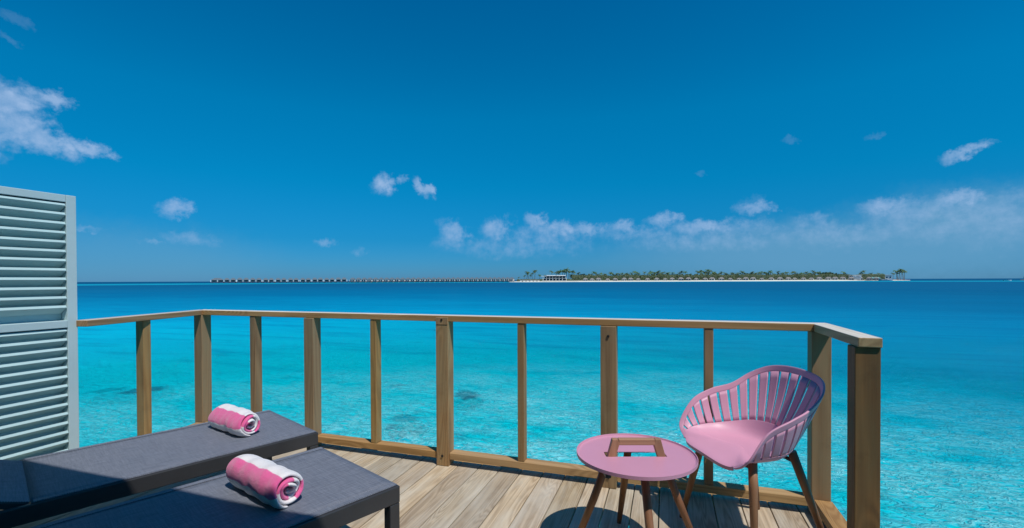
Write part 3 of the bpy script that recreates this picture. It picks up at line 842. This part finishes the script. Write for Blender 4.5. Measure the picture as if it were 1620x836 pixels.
def palm_mesh(seed, h, fr, nf=15):
    rnd = random.Random(seed); bmT = bmesh.new(); lean = Vector((rnd.uniform(-.18, .18), rnd.uniform(-.1, .1), 0))*h
    pts = [Vector((0, 0, -1)) + lean*(k/5)**2 + Vector((0, 0, (h+1)*k/5)) for k in range(6)]
    tube(bmT, pts, [.42, .34, .3, .27, .25, .24], 6)
    topp = pts[-1]; bmF = bmesh.new()
    for k in range(nf):
        a = 2*math.pi*k/nf + rnd.uniform(-.2, .2); el_ = rnd.uniform(-.2, 1.0); L_ = fr*rnd.uniform(.8, 1.1)
        p = topp.copy(); dr = Vector((math.cos(a)*math.cos(el_), math.sin(a)*math.cos(el_), math.sin(el_)))
        side = Vector((-math.sin(a), math.cos(a), 0)); prev_ = None
        for s in range(7):
            wd = .75*math.sin(math.pi*(s+.6)/7.4)*fr/4.5
            jag = .35 if s % 2 else 1.0
            cur_ = (bmF.verts.new(p+side*wd*jag-Vector((0, 0, wd*.5))), bmF.verts.new(p), bmF.verts.new(p-side*wd*jag-Vector((0, 0, wd*.5))))
            if prev_:
                bmF.faces.new((prev_[0], prev_[1], cur_[1], cur_[0])); bmF.faces.new((prev_[1], prev_[2], cur_[2], cur_[1]))
            prev_ = cur_; p = p+dr*L_/6; dr = (dr+Vector((0, 0, -.26))).normalized()
    return bmT, bmF
def tree_mesh(seed, h, rw):
    rnd = random.Random(seed); bmT = bmesh.new(); tube(bmT, [(0, 0, -1), (rnd.uniform(-.3, .3), 0, h*.35), (rnd.uniform(-.6, .6), 0, h*.7)], [.4, .3, .15], 6)
    for k in range(3):
        a = rnd.uniform(0, 6.28); tube(bmT, [(0, 0, h*.3), (math.cos(a)*rw*.5, math.sin(a)*rw*.5, h*.65)], [.18, .08], 5)
    bmF = bmesh.new(); cl = [(rnd.uniform(-.6, .6)*rw, rnd.uniform(-.6, .6)*rw, h*rnd.uniform(.45, .88), rw*rnd.uniform(.3, .55)) for _ in range(9)]
    for k in range(340):
        cx, cy, cz, r_ = rnd.choice(cl); d = Vector((rnd.gauss(0, 1), rnd.gauss(0, 1), rnd.gauss(0, .8))).normalized()*r_*rnd.uniform(.6, 1.08)
        p = Vector((cx, cy, cz))+d; a = Vector((rnd.gauss(0, 1), rnd.gauss(0, 1), rnd.gauss(0, 1))).normalized(); b = a.orthogonal().normalized(); s = rnd.uniform(.25, .55)
        bmF.faces.new([bmF.verts.new(p+a*s), bmF.verts.new(p+b*s), bmF.verts.new(p-a*s), bmF.verts.new(p-b*s*.8)])
    return bmT, bmF
def tree_proto(name, kind, seed, h, r_, label, group):
    T_, F_ = palm_mesh(seed, h, r_) if kind == 'palm' else tree_mesh(seed, h, r_)
    e = thing(name, label, 'palm tree' if kind == 'palm' else 'tree', (0, 0, 0), 0, group)
    build('trunk', T_, 'bark', e); build('crown', F_, 'palm' if kind == 'palm' else 'leaf', e)
    return e
GP = 'palm trees on the island'; GT = 'broadleaf trees on the island'
protos = {}
used = set()
def plant(kind, px, depth, hs, label, group, ground=1.6, var=0):
    key = (kind, var)
    if key not in protos:
        protos[key] = tree_proto('palm_tree' if kind == 'palm' else 'broadleaf_tree', kind, 11+var*7, 12, 4.4 if kind == 'palm' else 4.6, label, group)
    p = protos[key]
    if key in used:
        c = p.copy(); COL.objects.link(c)
        for q in [x for x in p.children]:
            d = q.copy(); COL.objects.link(d); d.parent = c
    else: c = p; used.add(key)
    c['label'] = label; c['group'] = group
    q = shore(px, depth); c.location = (q.x, q.y, WATER+ground); s = hs/13
    c.scale = (s*random.uniform(.9, 1.15), s*random.uniform(.9, 1.15), s); c.rotation_euler = (0, 0, random.uniform(0, 6.28)); return c
LP = {'left': 'palm standing on the bare left tip of the island beside the stilt pavilion',
      'pav': 'tall palm rising behind the white roofed pavilion on the island',
      'mid': 'tall palm in the clump that rises above the middle of the island tree line',
      'row': 'palm in the long tree line behind the white beach',
      'right': 'tall isolated palm at the far right tip of the island',
      'tree': 'green broadleaf tree in the long tree line behind the white beach',
      'hut': 'palm beside the white flat roofed house on the island'}
v = lambda: random.randrange(4)
for px, h in ((833, 15), (836, 18), (842, 15), (846, 19), (829, 11), (820, 8), (854, 12), (838, 11), (862, 11)): plant('palm', px, 800, h, LP['left'], 'palms at the left tip of the island', .6, v())
for px, h in ((874, 18), (879, 17), (886, 19), (890, 20), (896, 22), (900, 18), (905, 19), (909, 17), (893, 18), (884, 16), (914, 15)): plant('palm', px, 835, h, LP['pav'], 'palms behind the pavilion', 1.6, v())
for px in range(903, 940, 4): plant('tree', px+random.uniform(-1, 1), 830, random.uniform(10, 15), LP['tree'], GT, 1.6, v())
px = 940.0
while px < 1340:
    d_ = random.uniform(808, 850)
    h = 12.6 + 3.0*mn.noise(Vector((px*.035, 5, 0))) + random.uniform(-1.5, 2.4)
    if random.random() < .45: plant('palm', px, d_, h+1.5, LP['row'], GP, 1.6, v())
    else: plant('tree', px, d_, h, LP['tree'], GT, 1.6, v())
    px += random.uniform(1.7, 3.1)
for px, h in ((1108, 17), (1112, 18), (1116, 16), (1120, 19), (1124, 19), (1104, 17), (1128, 15)): plant('palm', px, 830, h, LP['mid'], 'tall palms at mid island', 1.6, v())
for px, h in ((1002, 14), (1008, 13), (1260, 15), (1256, 14), (1300, 15), (1305, 15), (1310, 16), (1214, 16)): plant('tree', px, 835, h, LP['tree'], GT, 1.6, v())
for px, h in ((1364, 16), (1362, 13), (1376, 11), (1380, 12), (1386, 10), (1390, 12), (1394, 11), (1370, 9)): plant('palm', px, 840, h, LP['hut'], 'palms near the white houses', 1.6, v())
for px, h in ((1413, 13), (1419, 18), (1422, 19), (1425, 16), (1429, 20), (1420, 14), (1431, 17)): plant('palm', px, 850, h, LP['right'], 'palms at the right tip of the island', .8, v())

# undergrowth: nobody could count it
bm = bmesh.new()
for k in range(42000):
    px = random.uniform(905, 1400); d_ = random.uniform(797, 845)
    if random.random() < .06: px = random.uniform(818, 905)
    h = random.random()**.8*((9.6 + 2.6*mn.noise(Vector((px*.05, 2, 0)))) if px > 905 else 3.0)
    q = shore(px, d_ if px > 905 else random.uniform(790, 830)); p = Vector((q.x, q.y, WATER+1.5+h))
    a = Vector((random.gauss(0, 1), random.gauss(0, 1), random.gauss(0, 1))).normalized(); b = a.orthogonal().normalized(); s = random.uniform(.4, .9)
    bm.faces.new([bm.verts.new(p+a*s), bm.verts.new(p+b*s), bm.verts.new(p-a*s), bm.verts.new(p-b*s)])
build('undergrowth', bm, 'shrub', kind='stuff', label='dense green undergrowth below the island trees', category='undergrowth')

# beach villas (thatched), half hidden in the greenery
def hip(bm, w_, d_, z0, z1, ridge=.4, M=None):
    a = [(-w_/2, -d_/2, z0), (w_/2, -d_/2, z0), (w_/2, d_/2, z0), (-w_/2, d_/2, z0)]; r_ = [(-w_/2*ridge, 0, z1), (w_/2*ridge, 0, z1)]
    vs = [bm.verts.new(q) for q in a+r_]
    for f in ((0, 1, 5, 4), (1, 2, 5), (2, 3, 4, 5), (3, 0, 4), (3, 2, 1, 0)): bm.faces.new([vs[i] for i in f])
def villa_proto(name, label, cat, group, w_, d_, wall, roof, stilts=True, rh=3.2, gable2=False):
    e = thing(name, label, cat, (0, 0, 0), 0, group)
    z0 = 2.3 if stilts else .3
    if stilts:
        bm = bmesh.new()
        for x in (-.46, -.15, .15, .46):
            for y in (-.45, .45): box(bm, x*w_-.25, x*w_+.25, y*d_-.25, y*d_+.25, -2, z0-.32)
        build('stilts', bm, 'concrete', e)
    build('platform', B(-w_/2, w_/2, -d_/2-1.5, d_/2, z0-.3, z0), 'plank', e)
    build('wall', B(-w_*.42, w_*.42, -d_*.32, d_*.45, z0+.01, z0+3.3), wall, e)
    bm = bmesh.new()
    if gable2:
        for s in (-1, 1):
            b2 = bmesh.new(); hip(b2, w_*.50, d_*1.02, z0+3.0, z0+3.0+rh, .35)
            for vtx in b2.verts: vtx.co.x += s*w_*.245
            me = bpy.data.meshes.new('x'); b2.to_mesh(me); b2.free(); bm.from_mesh(me); bpy.data.meshes.remove(me)
    else: hip(bm, w_*.98, d_*1.02, z0+3.0, z0+3.0+rh, .4)
    build('roof', bm, roof, e)
    for x in (-.24, .24): build('window', B(w_*(x-.12), w_*(x+.12), -d_*.32-.06, -d_*.32-.005, z0+.4, z0+2.3), 'glass', e)
    if stilts:
        for x in (-.47, 0, .47): build('porch_post', B(w_*(x-.025), w_*(x+.025), -d_*.5, -d_*.46, z0+.01, z0+2.95), 'white', e)
    return e
ORD = ['first', 'second', 'third', 'fourth', 'fifth', 'sixth', 'seventh', 'eighth', 'ninth', 'tenth', 'eleventh', 'twelfth', 'thirteenth', 'fourteenth', 'fifteenth', 'sixteenth',
       'seventeenth', 'eighteenth', 'nineteenth', 'twentieth'] + ['twenty '+q for q in ('first', 'second', 'third', 'fourth', 'fifth', 'sixth', 'seventh', 'eighth', 'ninth')] + ['thirtieth'] + ['thirty '+q for q in ('first', 'second', 'third', 'fourth', 'fifth', 'sixth')]
def number_them(objs, text):
    for k, o_ in enumerate(objs): o_['label'] = ORD[k]+' '+text
def spawn(proto, first, loc, rz, label, group=None, sc_=1.0):
    if first: c = proto
    else:
        c = proto.copy(); COL.objects.link(c)
        for q in [x for x in proto.children]: d = q.copy(); COL.objects.link(d); d.parent = c
    c.location = loc; c.rotation_euler = (0, 0, rz); c['label'] = label; c.scale = (sc_, sc_, sc_)
    if group: c['group'] = group
    return c
p = villa_proto('beach_villa', 'x', 'villa', 'thatched villas behind the beach', 10, 7, 'wallgrey', 'thatch', False, 2.6)
px = 926; first = True
while px < 1392:
    d_ = random.uniform(790, 797); q = shore(px, d_)
    spawn(p, first, (q.x, q.y, WATER+1.35), bearing(px)-math.pi/2+random.uniform(-.3, .3), 'low grey thatched villa half hidden by greenery behind the beach', 'thatched villas behind the beach', random.uniform(.72, .95)); first = False
    px += random.uniform(10, 15)

# overwater villas, long row
pt_ = villa_proto('overwater_villa', 'x', 'villa', 'g', 17.5, 11, 'wallgrey', 'roofgrey', True, 3.0, True)
pb = villa_proto('overwater_villa', 'x', 'villa', 'g', 19, 12, 'wallgrey', 'roofgrey', True, 3.2, False)
ps = villa_proto('overwater_villa', 'x', 'villa', 'g', 7.6, 10, 'white', 'roofgrey', True, 3.0, False)
q = shore(344, 742); spawn(pb, True, (q.x, q.y, WATER), bearing(344)-math.pi/2, 'broad grey hip roofed overwater villa at the left end of the long row')
del pb['group']
px = 364.0; first = True
while px < 552:
    q = shore(px, 745+(px-364)*.06); spawn(pt_, first, (q.x, q.y, WATER), bearing(px)-math.pi/2+random.uniform(-.04, .04), 'twin roofed grey overwater villa in the left half of the long stilted row', 'twin roofed overwater villas in the left half of the row', random.uniform(.96, 1.04)); first = False
    px += 20.5 - (px-364)*.012
first = True; nlast = None
while px < 812:
    f = (px-552)/260; q = shore(px, 765+f*55); nlast = spawn(ps, first, (q.x, q.y, WATER), bearing(px)-math.pi/2-.35+random.uniform(-.05, .05), 'small grey roofed overwater villa in the right half of the long stilted row', 'small overwater villas in the right half of the row', 1.0); first = False
    px += 9.2-2.6*f
nlast['label'] = 'white walled overwater villa at the right end of the long row, nearest the island'; del nlast['group']
tw = sorted([o_ for o_ in COL.objects if o_.get('group') == 'twin roofed overwater villas in the left half of the row'], key=lambda o_: math.atan2(o_.location.x, o_.location.y))
number_them(tw, 'twin roofed overwater villa from the left end of the stilted row')
sm = sorted([o_ for o_ in COL.objects if o_.get('group') == 'small overwater villas in the right half of the row'], key=lambda o_: -math.atan2(o_.location.x, o_.location.y))
number_them(sm, 'small overwater villa left of the white walled one nearest the island')
for gname, text in (('palms at the left tip of the island', 'palm from the left, on the left tip of the island beside the pavilion'),
                    ('palms behind the pavilion', 'palm from the left behind the roofs of the waterfront pavilion'),
                    ('tall palms at mid island', 'palm from the left in the tall clump at mid island'),
                    ('palms near the white houses', 'palm from the left among the white houses at the island end'),
                    ('palms at the right tip of the island', 'palm from the left in the tall group at the right island tip')):
    gg = sorted([o_ for o_ in COL.objects if o_.get('group') == gname], key=lambda o_: math.atan2(o_.location.x, o_.location.y)); number_them(gg, text)
# jetty linking them
bm = bmesh.new()
prevp = None
pts = [(336, 762), (552, 776), (812, 832), (832, 815)]
for (xa, da), (xb, db) in zip(pts, pts[1:]):
    a, b = shore(xa, da), shore(xb, db); L_ = (b-a).length; ang = math.atan2(b.y-a.y, b.x-a.x)
    Mt = Matrix.Translation((a.x, a.y, WATER)) @ Matrix.Rotation(ang, 4, 'Z')
    box(bm, 0, L_, -1.2, 1.2, 1.3, 1.6, M=Mt)
    k = 0
    while k < L_: box(bm, k-.2, k+.2, -1.1, -.7, -2, 1.29, M=Mt); box(bm, k-.2, k+.2, .7, 1.1, -2, 1.29, M=Mt); k += 9
build('jetty', bm, 'plank', label='long low wooden jetty running behind the overwater villas', category='jetty')

# two storey pavilion on stilts
q = shore(876.5, 775); pav = thing('stilt_pavilion', 'two storey waterfront pavilion with dark glass and flat white roofs', 'pavilion', (q.x, q.y, WATER), bearing(876.5)-math.pi/2)
S_ = 775/737.0
X = lambda px: (px-876.5)*S_*1.004
bm = bmesh.new()
for px in (860, 866, 872, 878, 884, 890, 895):
    for y in (-5, 5): box(bm, X(px)-.35, X(px)+.35, y-.35, y+.35, -2, 1.7)
build('stilts', bm, 'concrete', pav)
build('floor_slab', B(X(858), X(896), -7, 7, 1.71, 2.2), 'white', pav)
build('floor_slab', B(X(859), X(896), -6.6, 7, 5.9, 6.4), 'white', pav)
build('storey', B(X(861), X(895), -3.5, 6, 2.21, 5.89), 'glass', pav)
build('storey', B(X(862), X(894), -3.0, 6, 6.41, 9.4), 'glass', pav)
for px in (859.5, 864.5, 869.5, 874.5, 879.5, 884.5, 889.5, 895.5):
    build('column', B(X(px)-.28, X(px)+.28, -6.5, -6.0, 2.21, 5.89), 'white', pav); build('column', B(X(px)-.22, X(px)+.22, -6.5, -6.0, 6.41, 9.4), 'white', pav)
build('roof', B(X(856), X(864.5), -8, 6, 9.41, 10.0), 'white', pav)
build('roof', B(X(864.9), X(879.2), -8.5, 7, 9.9, 11.2), 'white', pav)
build('roof', B(X(880.2), X(894.8), -8.5, 7, 9.9, 11.2), 'white', pav)
build('eave', B(X(862), X(897), -7.5, 7, 9.41, 9.88), 'dark', pav)
build('deck', B(X(896.2), X(915), -4, 4, 1.6, 1.9), 'white', pav)
# low walls and huts at the island's left tip
q = shore(838, 770); wl = thing('beach_hut', 'low pale flat building at the left tip of the island beside the pavilion', 'hut', (q.x, q.y, WATER), bearing(838)-math.pi/2)
build('wall', B(-16, 16, -3, 3, -.5, 2.6), 'white', wl); build('roof', B(-16.5, 16.5, -3.5, 3.5, 2.61, 3.5), 'thatch', wl)
for x in (-12, -6, 0, 6, 12): build('door', B(x-1, x+1, -3.06, -3.01, 0, 2.1), 'dark', wl)
# white houses on the right
def house(pxa, pxb, depth, z0, h, label, name='white_house', flat=True, openings=3):
    pc = (pxa+pxb)/2; q = shore(pc, depth); w_ = (pxb-pxa)*depth/737
    e = thing(name, label, 'house', (q.x, q.y, WATER+z0), bearing(pc)-math.pi/2)
    build('wall', B(-w_/2, w_/2, -4, 4, 0, h), 'white', e)
    build('roof', B(-w_/2-.6, w_/2+.6, -4.8, 4.6, h+.01, h+.7), 'white', e)
    for k in range(openings):
        x = -w_/2 + w_*(k+.5)/openings; build('window', B(x-w_/openings*.2, x+w_/openings*.2, -4.07, -4.01, h*.40, h*.66), 'dark', e)
    return e
house(1343.5, 1360.5, 800, 6.0, 3.2, 'long flat roofed white building above the trees near the right end of the island', openings=2)
build('base', B(-9, 9, -3.9, 3.9, -5, -.01), 'wallgrey', bpy.data.objects['white_house'])
house(1401.5, 1410, 812, 1.2, 8.2, 'two storey white house at the right end of the island beside the tall palms', openings=2)
q = shore(1382, 800); e = thing('teal_roof_house', 'small house with a pale teal roof between the two white houses', 'house', (q.x, q.y, WATER+1.2), bearing(1382)-math.pi/2)
build('wall', B(-9, 9, -3, 3, 0, 2.6), 'wallgrey', e); bm = bmesh.new(); hip(bm, 21, 8, 2.61, 4.9, .6); build('roof', bm, 'teal', e)
q = shore(1401, 790); e = thing('moored_boat', 'low white boat moored in front of the right end of the island', 'boat', (q.x, q.y, WATER), bearing(1401)-math.pi/2)
def hull(L_, W_, H_):
    bm = bmesh.new(); rows = []
    for i in range(13):
        f = i/12; x = -L_/2+L_*f; wd = W_/2*(1-max(0, (f-.45)/.55)**2.2)*(.85+.15*min(1, f*4)); sheer = H_*(1+.45*f*f)
        wd = max(wd, .02)
        rows.append([bm.verts.new(q) for q in ((x, -wd, sheer), (x, -wd*.82, .12), (x, 0, -.25+.2*f), (x, wd*.82, .12), (x, wd, sheer))])
    for a, b in zip(rows, rows[1:]):
        for j in range(4): bm.faces.new((a[j], a[j+1], b[j+1], b[j]))
        bm.faces.new((a[4], a[0], b[0], b[4]))
    bm.faces.new(rows[0]); return bm
build('hull', hull(19, 4, 1.3), 'boat', e); build('cabin', B(-5, 3, -1.3, 1.3, 1.35, 2.6), 'white', e); build('window', B(-4.5, 2.5, -1.36, -1.31, 1.8, 2.3), 'glass', e)

# motorboat at the far right
q = shore(1594, 560); e = thing('motorboat', 'small white motorboat with a dark canopy out on the water at the far right', 'boat', (q.x, q.y, WATER), bearing(1594)-math.pi/2+.15)
build('hull', hull(6.6, 2.1, .85), 'boat', e); build('windscreen', B(.2, .35, -.8, .8, 1.0, 1.5), 'glass', e)
bm = bmesh.new()
for x in (-2.2, .3):
    for y in (-.8, .8): box(bm, x-.03, x+.03, y-.03, y+.03, .9, 2.05)
box(bm, -2.4, .5, -.9, .9, 2.06, 2.14); build('canopy', bm, 'dark', e)
build('outboard_motor', B(-3.75, -3.32, -.22, .22, .1, 1.25), 'dark', e, bevel=.05)

# dark wooded islet cut by the right edge of the frame
q = shore(1630, 760); bm = bmesh.new()
d = bmesh.ops.create_icosphere(bm, subdivisions=3, radius=1)['verts']
for vtx in d: vtx.co = Vector((vtx.co.x*13, vtx.co.y*9, vtx.co.z*1.2))
o = struct('islet', bm, 'soil', smooth=True, label='small dark islet at the right edge'); o.location = (q.x, q.y, WATER)
for k in range(7):
    c = plant('tree', 1623+k*2.4, 760+random.uniform(-5, 5), 8.5+random.uniform(-1, 1), 'dark tree on the small islet at the right edge of the view', 'trees on the islet', .5, v())
